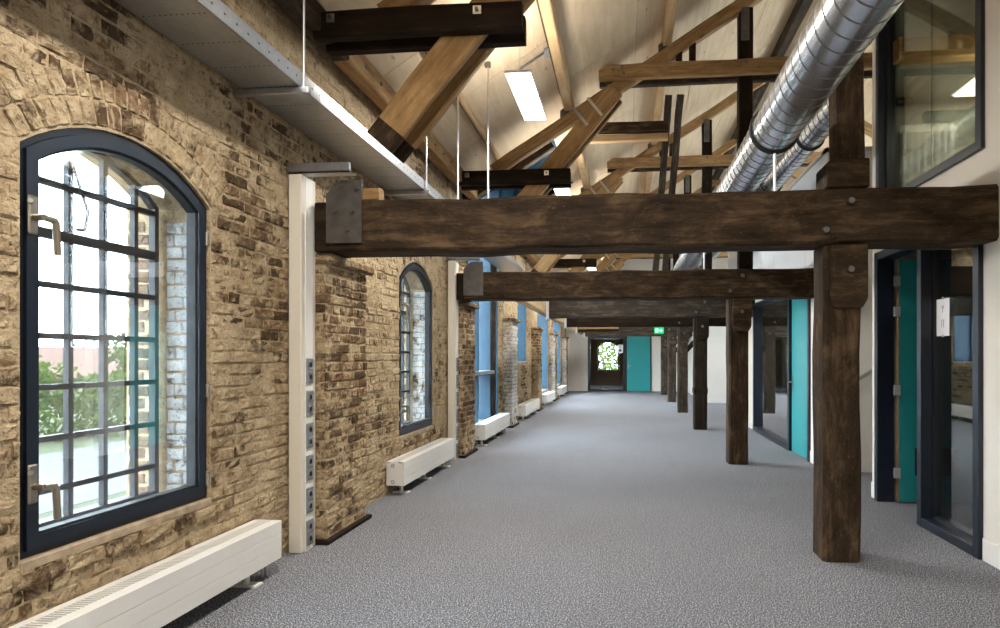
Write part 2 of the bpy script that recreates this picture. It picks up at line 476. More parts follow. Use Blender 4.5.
# ------------------------------------------------------------ arched windows
def lever(parent, x, y, z, sgn=1):
    h = empty('handle', (x, y, z)); attach(h, parent, (x, y, z))
    B(x, x + .016, y - .022, y + .022, z - .09, z + .075).build('handle_plate', 'brass', h, bevel=.006)
    mb = MB(); mb.tube((x + .01, y, z - .02), (x + .065, y, z - .02), .014); mb.path([(x + .058, y, z - .02), (x + .062, y + .055, z - .025), (x + .058, y + .066, z - .17)], .014)
    mb.build('lever', 'brass', h, smooth=False)
    MB().tube((x + .014, y - .01, z + .045), (x + .03, y - .03, z + .045), .01, 8).build('lock_button', 'steel', h)
    return h
def arched_window(n, q, label):
    c, hw, s, sp, ri = q
    t = empty('window_%d' % n, (XL - .06, c, s), label, kind='structure')
    o1 = arch(c, hw - .004, s, sp, ri)[0]; i1 = arch(c, hw - .004, s, sp, ri, -.03)[0]; i2 = arch(c, hw - .004, s, sp, ri, -.085)[0]
    MB().ring(o1, i1, 0, XL - .10, XL - .02).build('outer_frame', 'dark_frame', t, bevel=0)
    sash = MB().ring(arch(c, hw - .004, s, sp, ri, -.031)[0], i2, 0, XL - .085, XL - .005).build('sash', 'navy_frame', t)
    MB().ring(arch(c, hw - .004, s, sp, ri, -.085)[0], arch(c, hw - .004, s, sp, ri, -.097)[0], 0, XL - .07, XL - .02).build('glazing_bead', 'iron', sash)
    MB().prism(arch(c, hw - .004, s, sp, ri, -.09)[0], 0, XL - .058, XL - .05).build('glass', 'glass', sash)
    lever(t, XL - .005, c - hw + .052, 2.06); lever(t, XL - .005, c - hw + .052, .92)
    for z in (.72, 1.25, 2.16):
        mb = MB(); mb.tube((XL - .003, c + hw - .022, z - .04), (XL - .003, c + hw - .022, z + .04), .009, 8); mb.build('hinge', 'steel', t)
    # old iron window outside
    x0, x1 = -2.835, -2.795
    a, b = c - hw + .04, c + hw - .05
    po = arch(c, hw - .045, s + .02, sp, ri, 0)[0]; pi = arch(c, hw - .045, s + .02, sp, ri, -.03)[0]
    fr = MB().ring(po, pi, 0, x0, x1).build('iron_frame', 'iron', t)
    _, rad, zc, ph = arch(c, hw - .045, s + .02, sp, ri, 0)
    def top(y): return zc + math.sqrt(rad * rad - (y - c) ** 2)
    ys = [c - hw + .125 + .212 * i for i in range(6)]
    ys = [y for y in ys if y < c + hw - .09]
    zs = [.80 - .6 + s + .251 * i for i in range(7)]
    for y in ys: B(x0 + .005, x1 - .005, y - .014, y + .014, s + .03, top(y) - .01).build('mullion', 'iron', fr)
    for k, z in enumerate(zs):
        g = .024 if k == 5 else .014
        e = hw - .06
        if z > sp: e = min(e, math.sqrt(max(.01, rad * rad - (z - zc) ** 2)) - .01)
        B(x0 + .002, x1 - .002, c - e, c + e, z - g, z + g).build('transom', 'iron', fr)
    cols = [c - hw + .06] + ys + [c + hw - .06]; rows = [s + .035] + zs
    for i in range(len(cols) - 1):
        for j in range(len(rows)):
            z0 = rows[j]; z1 = rows[j + 1] if j + 1 < len(rows) else None
            if z1 is None: z1 = min(top(cols[i]), top(cols[i + 1])) - .02
            elif z1 > sp: z1 = min(z1, min(top(cols[i]), top(cols[i + 1])) - .01)
            if z1 - z0 > .03: B(-2.817, -2.813, cols[i], cols[i + 1], z0, z1).build('pane', 'glass', fr)
    mb = MB(); mb.path([(x1 + .01, c - .08, 2.5), (x1 + .03, c + .02, 2.2), (x1 + .03, c + .0, 2.1), (x1 + .01, c - .03, 2.1)], .008, 6); mb.build('stay_bar', 'iron', fr)
    B(XE + .0, XL - .1, c - hw, c + hw, s - .02, s + .005).build('sill_board', 'jamb_plaster', t)
    return t
arched_window(1, WIN[1], 'arched casement window with navy frame beside the camera, iron grid outside')
arched_window(2, WIN[2], 'narrower looking arched navy window behind the first beam and second radiator')
arched_window(3, WIN[0], 'arched navy window behind the camera')

# blue lined tall openings
for k, (c, h, s, t_) in enumerate(TALL):
    lab = ['full height opening with blue steel linings and grey ledge', 'short window with blue reveal high in the fourth bay',
           'tall blue window beyond the fourth radiator', 'farthest tall blue window before the end wall'][k]
    t = empty('window_%d' % (4 + k), (XL - .2, c, s), lab, kind='structure')
    a, b = c - h, c + h
    for y0, y1, nm in ((a, a + .03, 'blue_lining'), (b - .03, b, 'blue_lining')):
        B(XE, XL - .012, y0, y1, s, t_).build(nm, 'blue_steel', t)
    MB().ring([(a + .03, s), (b - .03, s), (b - .03, t_), (a + .03, t_)], [(a + .1, s + .07), (b - .1, s + .07), (b - .1, t_ - .07), (a + .1, t_ - .07)], 0, -2.93, -2.87).build('frame', 'blue_steel', t)
    B(-2.903, -2.897, a + .09, b - .09, s + .06, t_ - .06).build('glass', 'glass', t)
    B(XE, XL + .01, a, b, s - .03, s).build('window_sill', 'jamb_plaster', t)
    if k == 0:
        B(-2.86, -2.52, c + .55, c + .6, s, 4.9).build('fin', 'blue_steel', t)
        B(-2.86, -2.52, c - .4, c - .36, s, 4.9).build('fin', 'blue_steel', t)
        B(-2.9, -2.45, a + .03, c + .6, 1.14, 1.2).build('ledge', 'galvanised', t)
        timber('post', (-2.5, c + .72, s), (-2.5, c + .72, 3.9), .09, .1, 'grey_timber', t)
    else:
        B(-2.93, -2.87, c - .03, c + .03, s + .07, t_ - .07).build('mullion', 'blue_steel', t)
# ------------------------------------------------------------ right hand partition
def wallA():
    mb = MB(); z1 = 6.1
    mb.box(XR, XR + .1, YB, 4.70, 0, 2.7); mb.box(XR, XR + .1, 4.70, 6.56, 2.5, 2.7); mb.box(XR, XR + .1, 6.56, 6.7, 0, 2.7)
    mb.box(XR, XR + .1, YB, 6.7, 2.7, 2.94)
    mb.box(XR, XR + .1, YB, 4.68, 2.94, 7.17); mb.box(XR, XR + .1, 4.68, 6.54, 5.3, 7.17); mb.box(XR, XR + .1, 6.54, 6.7, 2.94, 7.17)
    return mb
wallA().build('wall_right', 'white_wall', label='warm white plaster wall around the near glazed door', kind='structure')
B(XR + .1, XO, 6.6, 6.7, 0, 2.62).build('wall_room_end', 'white_wall', label='white end wall of the near room', kind='structure')
MB().prism([(XR + .1, 2.9), (XO, 2.9), (XO, roof_z(XO)), (RIDGE, ZR), (XR + .1, roof_z(XR + .1))], 1, 6.6, 6.7).build('wall_loft_end', 'dim_wall', label='olive grey end wall of the loft room seen through the upper glazing', kind='structure')
B(XR + .1, XO, YB, 6.6, 2.62, 2.9).build('ceiling_room', 'white_wall', label='floor slab between near room and loft room', kind='structure')
mb = MB(); YB0, YB1, ZB = 8.14, 15.75, 4.05
mb.box(XR, XR + .1, YB0, 8.84, 0, 2.7); mb.box(XR, XR + .1, 8.84, 12.6, 2.5, 2.7); mb.box(XR, XR + .1, 12.6, YB1, 0, 2.7)
mb.box(XR + .012, XR + .1, YB0, YB1, 2.7, ZB)
mb.box(XR + .1, XO, YB0, YB0 + .1, 0, ZB); mb.box(XR + .1, XO, YB1 - .1, YB1, 0, ZB); mb.box(XR + .1, XO, YB0 + .1, YB1 - .1, ZB - .1, ZB)
wB = mb.build('wall_right', 'white_wall', label='white box wall around the turquoise door behind the second post', kind='structure')
y = YB0
while y < YB1 - .05:
    e = min(y + .95, YB1); B(XR, XR + .013, y + .004, e - .004, 2.703, ZB - .002).build('panel', 'white_panel', wB); y += .95
B(XR - .03, XR + .12, YB0 - .03, YB1, ZB, ZB + .045).build('trim_1', 'beige_trim', label='beige capping along the top of the white box wall', kind='structure')
B(XR - .03, XO, YB0 - .03, YB0 + .12, ZB, ZB + .045).build('trim_2', 'beige_trim', label='beige capping on the front edge of the white box', kind='structure')
mb = MB(); YC = 19.9
mb.box(XR, XR + .1, YC, 20.6, 0, 2.7); mb.box(XR, XR + .1, 22.4, YF, 0, 2.7); mb.box(XR, XR + .1, 20.6, 22.4, 2.3, 2.7)
mb.box(XR + .1, XO, YC, YC + .1, 0, 3.9); mb.box(XR, XR + .1, YC, YF, 2.7, 3.9); mb.box(XR + .1, XO, YC, YF, 3.9, 4.0)
mb.build('wall_right', 'white_wall', label='beige wall beyond the recess near the far end', kind='structure')
B(XO, XO + .3, YB, 32, -.1, 4.2).build('wall_outer_right', 'white_wall', label='outer wall behind the right hand rooms', kind='structure')
GAB = [(XE, 0), (XO, 0), (XO, roof_z(XO)), (RIDGE, ZR), (XE, roof_z(XE))]
MB().prism(GAB, 1, YB - .3, YB).build('wall_back', 'mortar', label='end wall behind the camera', kind='structure')
def skirt(n, y0, y1): B(XR - .014, XR, y0, y1, 0, .16).build('baseboard_right', 'skirting', label=n, kind='structure', bevel=.004)
skirt('white skirting right of the near glazed door', YB, 4.69); skirt('short white skirting at the near wall corner', 6.57, 6.7)
skirt('white skirting before the turquoise door', YB0, 8.83); skirt('white skirting beyond the wide glazing', 12.61, YB1); skirt('white skirting beyond the far recess', YC, 20.58)
B(XR, XO, YB0 - .014, YB0, 0, .16).build('baseboard_end', 'skirting', label='white skirting on the end of the white box', kind='structure')
B(XR, XO, YC - .014, YC, 0, .16).build('baseboard_recess', 'skirting', label='white skirting on the back of the far recess', kind='structure')
mb = MB()
mb.box(XE, -1.58, YF, YF + .15, 0, 2.34); mb.box(1.11, XO, YF, YF + .15, 0, 2.34)
mb.prism([(XE, 2.34), (XO, 2.34), (XO, roof_z(XO)), (RIDGE, ZR), (XE, roof_z(XE))], 1, YF, YF + .15)
mb.build('wall_far', 'white_wall', label='beige end wall with the far doors', kind='structure')
B(XL, -1.6, YF - .014, YF, 0, .16).build('baseboard_far', 'skirting', label='white skirting left of the far glass door', kind='structure')
# room beyond the far doors with its own arched window
ew = arch(-.85, .55, .75, 2.0, .25)[0]
mb = MB(); mb.box(XE, -1.4, 31.5, 32, 0, 4); mb.box(-.3, XO, 31.5, 32, 0, 4); mb.box(-1.4, -.3, 31.5, 32, 0, .75)
mb.prism(ew[1:-1] + [(-.3, 4), (-1.4, 4)], 1, 31.5, 32)
mb.build('wall_end_room', 'bare_brick', label='dark brick wall of the room beyond the far door', kind='structure')
B(XE, XO, YF + .15, 32, 2.9, 3.1).build('ceiling_end_room', 'dim_wall', label='ceiling of the end room', kind='structure')
t = empty('window_8', (-.85, 31.7, .75), 'arched window seen through the far glass door', kind='structure')
MB().ring(arch(-.85, .545, .75, 2.0, .25)[0], arch(-.85, .545, .75, 2.0, .25, -.07)[0], 1, 31.66, 31.73).build('frame', 'dark_frame', t)
B(-1.38, -.32, 31.67, 31.72, 1.1, 1.16).build('transom', 'dark_frame', t)
MB().prism(arch(-.85, .545, .75, 2.0, .25, -.06)[0], 1, 31.69, 31.695).build('glass', 'glass', t)

# ------------------------------------------------------------ roof
def roof(name, x0, x1, label, cuts=()):
    """sheets and decking on one slope; cuts are (ya, yb, ua, ub) openings, u measured up the slope"""
    t = empty(name, (x0, YB, roof_z(x0)), label, kind='structure')
    z0, z1 = roof_z(x0), roof_z(x1); L = math.hypot(x1 - x0, z1 - z0); dx, dz = (x1 - x0) / L, (z1 - z0) / L
    n = Vector((-dz, 0, dx)); n = n if n.z > 0 else -n
    def P(u, y, k): return (x0 + dx * u + n.x * k, y, z0 + dz * u + n.z * k)
    def carve(rects):
        for (ca, cb, c0, c1) in cuts:
            out = []
            for (a, b, u0, u1) in rects:
                if b <= ca or a >= cb or u1 <= c0 or u0 >= c1: out.append((a, b, u0, u1)); continue
                if a < ca: out.append((a, ca, u0, u1))
                if b > cb: out.append((cb, b, u0, u1))
                m0, m1 = max(a, ca), min(b, cb)
                if u0 < c0: out.append((m0, m1, u0, c0))
                if u1 > c1: out.append((m0, m1, c1, u1))
            rects = out
        return rects
    mb = MB()
    for (a, b, u0, u1) in carve([(YB - .3, 32, 0, L)]):
        mb.add([P(u0, a, .018), P(u1, a, .018), P(u1, b, .018), P(u0, b, .018), P(u0, a, .1), P(u1, a, .1), P(u1, b, .1), P(u0, b, .1)],
               [(0, 1, 2, 3), (7, 6, 5, 4), (0, 4, 5, 1), (1, 5, 6, 2), (2, 6, 7, 3), (3, 7, 4, 0)])
    mb.build('decking', 'black_timber', t)
    rows = [r for r in (0, 1.22, 2.44, 3.66, 4.88, 6.1) if r < L - .2] + [L]
    for ri, (u0, u1) in enumerate(zip(rows[:-1], rows[1:])):
        y = YB - (1.2 if ri % 2 else 0)
        while y < YF:
            for (p, q, ua, ub) in carve([(max(YB, y), min(y + 2.44, YF), u0, u1)]):
                if q - p < .05 or ub - ua < .05: continue
                me = bpy.data.meshes.new('plywood_sheet'); g = .004
                hl, hw = (q - p) / 2 - g, (ub - ua) / 2 - g
                o = MB().box(-hl, hl, -hw, hw, 0, .016)
                me.from_pydata(o.v, [], o.f); me.materials.append(M['plywood'])
                ob = bpy.data.objects.new('plywood_sheet', me); C.objects.link(ob)
                xa = Vector((0, 1, 0)); ya = n.cross(xa)
                ob.rotation_euler = Matrix((xa, ya, n)).transposed().to_euler()
                attach(ob, t, P((ua + ub) / 2, (p + q) / 2, R.uniform(0, .002)))
            y += 2.44
    for k, (ca, cb, c0, c1) in enumerate(cuts):
        if c0 <= 0: continue  # cuts above the eave become unseen roof windows, added for extra daylight
        w_ = empty('window_%d' % (10 + k + (4 if x1 > x0 else 0)), P((c0 + c1) / 2, (ca + cb) / 2, .05), 'unseen added roof window number %s in the %s slope' % (['one', 'two', 'three', 'four', 'five'][k], 'left' if x1 > x0 else 'right'), kind='structure')
        fr = MB()
        for (a, b, u0, u1) in ((ca, ca + .07, c0, c1), (cb - .07, cb, c0, c1), (ca, cb, c0, c0 + .07), (ca, cb, c1 - .07, c1)):
            fr.add([P(u0, a, .0), P(u1, a, .0), P(u1, b, .0), P(u0, b, .0), P(u0, a, .13), P(u1, a, .13), P(u1, b, .13), P(u0, b, .13)],
                   [(0, 1, 2, 3), (7, 6, 5, 4), (0, 4, 5, 1), (1, 5, 6, 2), (2, 6, 7, 3), (3, 7, 4, 0)])
        fr.build('frame', 'white_paint', w_)
        g = MB(); g.add([P(c0, ca, .09), P(c1, ca, .09), P(c1, cb, .09), P(c0, cb, .09), P(c0, ca, .1), P(c1, ca, .1), P(c1, cb, .1), P(c0, cb, .1)],
                        [(0, 1, 2, 3), (7, 6, 5, 4), (0, 4, 5, 1), (1, 5, 6, 2), (2, 6, 7, 3), (3, 7, 4, 0)]); g.build('glass', 'glass', w_)
    return t
DY0, DY1 = 9.55, 12.35                      # dormer
DTOP = -1.12
roof('ceiling_left', -2.95, RIDGE, 'sloping plywood roof lining over the corridor', [(DY0, DY1, 0, (DTOP + 2.95) * math.hypot(1, SL)), (-3.2, -1.2, 3.3, 4.6)])  # second cut: unseen roof window added behind the camera to light the near end
roof('ceiling_right', XO + .3, RIDGE, 'plywood roof slope over the right hand rooms', [(9.4, 11.6, 1.3, 3.6), (13.4, 15.6, 1.3, 3.6), (17.2, 19.2, 1.3, 3.6), (21, 23, 1.3, 3.6)])  # all four cuts are unseen roof windows added to brighten the corridor
# dormer: blue ribbed cheeks, window wall, flat top
dz = roof_z(DTOP) + .02
t = empty('dormer', (XL, DY0, 4.0), 'blue lined roof dormer above the third bay', 'dormer')
for yy, s_ in ((DY0, 1), (DY1, -1)):
    poly = [(-3.0, 3.9), (DTOP, dz), (-3.0, dz)]
    MB().prism(poly, 1, yy - .03 * (s_ > 0) - .0, yy + .03 * (s_ < 0)).build('cheek', 'blue_steel', t)
    for k in range(7):
        x = -2.9 + k * .3; B(x, x + .07, yy if s_ > 0 else yy - .05, yy + .05 if s_ > 0 else yy, roof_z(x) + .03 if x > -2.9 else 3.95, dz).build('rib', 'blue_steel', t)
B(-3.05, DTOP + .03, DY0 - .05, DY1 + .05, dz, dz + .08).build('dormer_roof', 'blue_steel', t)
MB().ring([(DY0, 4.06), (DY1, 4.06), (DY1, dz), (DY0, dz)], [(DY0 + .1, 4.16), (DY1 - .1, 4.16), (DY1 - .1, dz - .1), (DY0 + .1, dz - .1)], 0, -3.02, -2.95).build('frame', 'blue_steel', t)
for yy in (10.5, 11.4): B(-3.01, -2.96, yy - .03, yy + .03, 4.15, dz - .1).build('mullion', 'white_panel', t)
B(-2.99, -2.985, DY0 + .09, DY1 - .09, 4.15, dz - .09).build('glass', 'glass', t)
timber('edge_beam', (-2.62, DY0 - .12, roof_z(-2.62) - .17), (DTOP, DY0 - .12, roof_z(DTOP) - .17), .12, .2, 'grey_timber', t)
mb = MB(); a = Vector((-2.55, DY0 - .2, roof_z(-2.55) - .3)); b = Vector((-1.9, DY0 - .2, roof_z(-1.9) - .3)); mb.prism([(a.x, a.z), (b.x, b.z), (b.x, b.z + .05), (a.x, a.z + .05)], 1, DY0 - .21, DY0 - .19)
mb.build('angle_bracket', 'galvanised', t)

# purlins
PUR = [(-2.33, .15, .2, 'golden_timber', 'bolted wall plate timber along the top of the brick wall'),
       (-1.85, .035, .1, 'pale_timber', 'thin batten purlin next to the wall plate'),
       (-.78, .12, .2, 'pale_timber', 'pale purlin above the pendant lamps'),
       (.575, .13, .2, 'pale_timber', 'pale purlin halfway up to the ridge'),
       (2.9, .16, .22, 'grey_timber', 'dark ridge timber along the roof apex'),
       (3.9, .12, .2, 'pale_timber', 'purlin on the right roof slope')]
for k, (x, w_, h, m, lab) in enumerate(PUR):
    segs = [(YB, DY0 - .2), (DY1 + .06, YF)] if x < DTOP else [(YB, YF)]
    z = roof_z(x) - h * .5 - (.06 if k == 4 else .005) - abs(w_ * .5 * SL)
    t = empty('purlin' if k != 0 else 'wall_plate', (x, YB, z), lab, 'beam', 'roof purlins')
    for (a, b) in segs:
        n = max(1, round((b - a) / 4.0))
        for i in range(n):
            timber('timber_length', (x, a + (b - a) * i / n, z), (x, a + (b - a) * (i + 1) / n - .004, z), w_, h, 'grey_timber' if k == 0 and a + (b - a) * (i + 1) / n < 6.5 else m, t, step=1.0)
    if k == 0:
        for i in range(24):
            yy = 4.9 + .33 * i
            if yy > DY0 - .2: break
            mb = MB(); mb.tube((x + .07, yy, z), (x + .09, yy, z), .018, 6); mb.build('bolt', 'dark_steel', t)

t = empty('cable_conduit', (-.88, 5, roof_z(-.88)), 'thin grey conduit with junction box beside the pale purlin', 'conduit')
MB().tube((-.875, 4.9, roof_z(-.875) - .03), (-.875, 8.4, roof_z(-.875) - .03), .012, 8).build('conduit', 'dark_steel', t)
B(-.93, -.87, 7.1, 7.2, roof_z(-.9) - .08, roof_z(-.9) - .025).build('junction_box', 'grey_plastic', t)
MB().path([(-.9, 7.15, roof_z(-.9) - .03), (-1.22, 7.15, roof_z(-1.22) - .03), (-1.24, 7.9, roof_z(-1.24) - .03)], .012, 8).build('branch', 'dark_steel', t)
# ------------------------------------------------------------ trusses, tie beams and posts
TY = [4.68, 8.68, 12.68, 16.5, 20.25, 24.1]
def zraf(x): return 5.263 + .629 * x if x < RIDGE else 5.263 + .629 * (2 * RIDGE - x)
def truss(i, y):
    t = empty('roof_truss', (0, y, 2.64), '%s golden roof truss from the camera, with collar and diagonal strut' % ORD[i], 'truss', 'roof trusses')
    e = .0
    timber('rafter', (-1.86, y, zraf(-1.86)), (RIDGE + .0, y, zraf(RIDGE)), .14, .17, 'golden_timber', t)
    timber('rafter', (8.0, y, zraf(8.0)), (RIDGE, y, zraf(RIDGE)), .14, .17, 'golden_timber', t)
    timber('collar', (-.36, y - .12, 5.36), (6.1, y - .12, 5.36), .1, .2, 'golden_timber', t)
    timber('collar', (-.36, y + .12, 5.36), (6.1, y + .12, 5.36), .1, .2, 'grey_timber', t)
    for s in (-1, 1):
        a, b = Vector((-1.86, y + s * .115, 3.08)), Vector((-.13, y + s * .115, 5.12)); f = a + (b - a) * .055
        st = timber('strut', f, b, .08, .25, 'golden_timber', t)
        ft = timber('strut_foot', a, f, .08, .245, 'old_timber', t)
    for q in (-.205, 0.0): timber('hammer_beam', (-2.32, y + q, 3.935), (-.755 + .01 * (q < 0), y + q, 3.935), .09, .2, 'black_timber', t, cham=.01, jit=.004)
    if i: timber('king_post', (1.64, y + .03, 2.65), (1.64, y + .03, 6.2), .17, .19, 'black_timber', t)
    for x in (-2.18, -1.07):
        bp = B(x - .03, x + .03, y - .266, y - .254, 3.94, 4.0).build('bolt_plate', 'steel', t)
        MB().tube((x, y - .284, 3.97), (x, y - .264, 3.97), .014, 6).build('nut', 'dark_steel', bp)
    for (x, z) in ((-.16, 5.38), (-.02, 5.33), (-.04, 5.42), (1.78, 5.33), (1.62, 5.4)):
        MB().tube((x, y - .185, z), (x, y - .165, z), .02, 8).build('bolt', 'dark_steel', t)
    # steel straps round strut and rafter
    for k in (0, 1):
        c = Vector((-.62 + .2 * k, 0, zraf(-.62 + .2 * k) - .1)); d = Vector((.62, 0, -.78))
        a, b = c - d * .15, c + d * .17
        n = Vector((.78, 0, .62)) * .02
        mb = MB(); mb.prism([(a.x - n.x, a.z - n.z), (b.x - n.x, b.z - n.z), (b.x + n.x, b.z + n.z), (a.x + n.x, a.z + n.z)], 1, y - .166, y - .158)
        mb.build('strap', 'steel', t)
    # plate where purlin meets rafter
    for x in (-.78, .575):
        z = zraf(x) + .1; mb = MB(); mb.prism([(x - .12, z - .09), (x + .02, z), (x + .02, z + .1), (x - .12, z + .01)], 1, y - .09, y - .075); mb.build('joint_plate', 'dark_steel', t)
    B(1.57, 1.68, y - .075, y - .065, 5.75, 6.2).build('post_strap', 'dark_steel', t) if i else None
    for x in (.74, .93):
        timber('queen_post', (x, y, 5.42), (x, y, zraf(x) - .05), .08, .09, 'old_timber', t)
    return t
def tie(i, y):
    left = -2.24 if i < 2 else -1.56
    lab = ['nearest heavy dark tie beam spanning the corridor', 'second tie beam crossing at head height with end plate', 'third dark tie beam hung from the pale trimmer',
           'fourth tie beam with black weathered face', 'fifth tie beam with exit sign', 'farthest thin looking tie beam before the doors'][i]
    t = empty('tie_beam', (0, y, 2.24), lab, 'beam', 'tie beams')
    m = ['old_timber', 'old_timber', 'grey_timber', 'black_timber', 'grey_timber', 'grey_timber'][i]
    timber('beam', (left, y, 2.442), (XR + .08, y, 2.442), .33, .385, m, t, jit=.008, cham=.02)
    if i < 2:
        mb = MB(); mb.prism([(-2.25, 2.31), (-1.97, 2.31), (-1.97, 2.78), (-2.14, 2.78), (-2.25, 2.68)], 1, y - .19, y - .178)
        p = mb.build('end_plate', 'dark_steel', t)
        for (x, z) in ((-2.13, 2.74), (-2.01, 2.72), (-2.18, 2.55), (-2.04, 2.55), (-2.08, 2.41)):
            mb = MB(); mb.tube((x, y - .205, z), (x, y - .188, z), .018, 8, .016); mb.build('bolt', 'dark_steel', p)
        timber('packing', (-2.0, y - .08, 2.69), (-1.86, y - .08, 2.69), .1, .1, 'golden_timber', t) if i == 0 else None
        B(-2.36, -2.2, y - .16, y + .16, 2.25, 2.63).build('beam_end', 'black_timber', t, bevel=.01)
    for (x, z) in ((1.40, 2.34), (1.57, 2.54)):
        mb = MB(); mb.tube((x, y - .2, z), (x, y - .165, z), .022, 8, .03); mb.build('bolt', 'dark_steel', t)
    return t
def post(i, y):
    lab = ['thick weathered timber post nearest the camera on the right', 'second timber post in front of the turquoise door', 'third dark post with a notch at mid height',
           'fourth post with slanting brace', 'fifth slim looking post near the end', 'farthest post beside the far teal door'][i]
    px = 1.53 if i < 2 else 1.5
    t = empty('timber_post', (px, y, 0), lab, 'post', 'timber posts')
    m = ['old_timber', 'old_timber', 'black_timber', 'grey_timber', 'grey_timber', 'grey_timber'][i]
    timber('shaft', (px, y, 0), (px, y, 2.24), .27, .26, m, t, jit=.006, cham=.025)
    mb = MB(); hy0, hy1 = y - .19, y + .16
    mb.prism([(px - .09, 1.86), (px - .06, 1.79), (px + .115, 1.79), (px + .155, 1.86), (px + .155, 2.24), (px - .09, 2.24)], 1, hy0, hy1)
    h = mb.build('post_head', m, t, bevel=.012)
    MB().tube((px + .03, hy0 - .03, 2.06), (px + .03, hy0 + .01, 2.06), .022, 8, .03).build('bolt', 'dark_steel', h)
    if i == 2: B(px - .14, px + .14, y - .15, y + .14, .72, .84).build('splice_block', m, t, bevel=.01)
    if i >= 3: timber('brace', (px + .1, y, 1.62), (px + .62, y, 2.19), .1, .12, m, t)
    if i == 0:
        u = empty('upper_post', (1.59, y, 2.64), 'short dark post standing on the nearest tie beam behind the duct', 'post')
        timber('shaft', (1.6, y, 2.66), (1.6, y, 5.9), .19, .19, m, u)
        mb = MB(); mb.prism([(1.42, 2.645), (1.71, 2.645), (1.71, 2.85), (1.45, 2.85), (1.42, 2.82)], 1, y - .15, y + .12); mb.build('base_block', m, u, bevel=.01)
    return t
for i, y in enumerate(TY):
    truss(i, y); tie(i, y); post(i, y)
for k in (0, 1):
    timber('leaning_brace', (.57 + .18 * k, 12.45, 2.7), (.74 + .2 * k, 10.7, 5.92), .1, .12, 'grey_timber', None, ['left hand grey leaning brace behind the second collar', 'right hand grey leaning brace behind the second collar'][k], 'brace', 'leaning braces')
timber('dark_cross_timber', (-.56, 10.0, 5.13), (.68, 10.0, 5.13), .12, .16, 'old_timber', None, 'dark horizontal cross timber in front of the pale roof boards', 'beam')
timber('pale_cross_timber', (-.7, 10.02, 4.965), (.68, 10.02, 4.965), .1, .11, 'pale_timber', None, 'pale cross timber directly under the dark one', 'beam')
# trimmer carrying the shortened beams
t = empty('trimmer_beam', (-1.68, 9, 2.3), 'pale new trimmer beam with galvanised hangers along the left bays', 'beam')
for (a, b) in ((8.9, 12.5), (12.5, 16.3), (16.3, 20.1), (20.1, 24.2)):
    timber('timber_length', (-1.68, a, 2.46), (-1.68, b - .01, 2.46), .16, .26, 'pale_timber', t, step=1.5)
for y in TY[2:]:
    B(-1.6, -1.54, y - .19, y + .17, 2.22, 2.6).build('beam_hanger', 'galvanised', t)
timber('new_infill_beam', (-1.5, 20.0, 2.45), (-.2, 20.0, 2.45), .12, .2, 'golden_timber', None, 'short golden new beam beside the fifth dark tie beam', 'beam')

# ------------------------------------------------------------ doors
def door1():
    t = empty('door_1', (XR, 5.6, 0), 'navy framed glazed entrance with an open dark teal door', kind='structure')
    y0, y1, zt = 4.70, 6.56, 2.5; xa, xb = XR - .035, XR + .13
    for (a, b) in ((y0, y0 + .075), (5.565, 5.64), (y1 - .075, y1)):
        B(xa, xb, a, b, 0, zt).build('frame_post', 'navy_frame', t, bevel=.003)
    B(xa, xb, y0, y1, zt - .075, zt).build('frame_head', 'navy_frame', t, bevel=.003)
    B(xa, xb, y0 + .075, 5.565, 0, .075).build('frame_sill', 'navy_frame', t, bevel=.003)
    MB().ring([(y0 + .075, .075), (5.565, .075), (5.565, zt - .075), (y0 + .075, zt - .075)], [(y0 + .095, .1), (5.545, .1), (5.545, zt - .1), (y0 + .095, zt - .1)], 0, XR + .06, XR + .12).build('glazing_bead', 'dark_frame', t)
    B(XR + .09, XR + .1, y0 + .08, 5.56, .08, zt - .08).build('glass', 'door_glass', t)
    lf = B(XR + .15, XR + 1.03, 6.43, 6.475, .015, zt - .085).build('door_leaf', 'teal_door', t)
    B(XR + .146, XR + .15, 6.432, 6.473, .015, zt - .085).build('leaf_edge', 'door_edge', lf)
    B(XR + .3, XR + .7, 6.422, 6.43, .28, .55).build('vent_grille', 'black_plastic', lf)
    for z in (.3, 1.12, 1.9, 2.2): B(XR + .1, XR + .16, 6.418, 6.432, z - .05, z + .05).build('hinge', 'hinge_grey', lf)
    return t
door1()
def door2():
    t = empty('door_2', (XR, 10.7, 0), 'dark framed wide glazing with bright turquoise door behind the second post', kind='structure')
    y0, y1, zt = 8.84, 12.6, 2.5; xa, xb = XR - .03, XR + .12
    for (a, b) in ((y0, y0 + .07), (9.86, 9.96), (y1 - .08, y1)): B(xa, xb, a, b, 0, zt).build('frame_post', 'navy_frame', t)
    B(xa, xb, y0, y1, zt - .08, zt).build('frame_head', 'navy_frame', t); B(xa, xb, 9.96, y1 - .08, 0, .08).build('frame_sill', 'navy_frame', t)
    for k in range(3):
        a, b = 9.96 + k * .853, 9.96 + (k + 1) * .853; B(XR + .06, XR + .07, a + .004, b - .004, .08, zt - .08).build('pane', 'door_glass', t)
    lf = B(XR + .01, XR + .055, y0 + .075, 9.855, .01, zt - .085).build('door_leaf', 'teal_door', t)
    h = B(XR - .004, XR + .01, 9.76, 9.8, .95, 1.15).build('handle_plate', 'steel', lf)
    mb = MB(); mb.path([(XR, 9.78, 1.07), (XR - .05, 9.78, 1.07), (XR - .05, 9.65, 1.07)], .01); mb.build('lever', 'steel', lf)
door2()
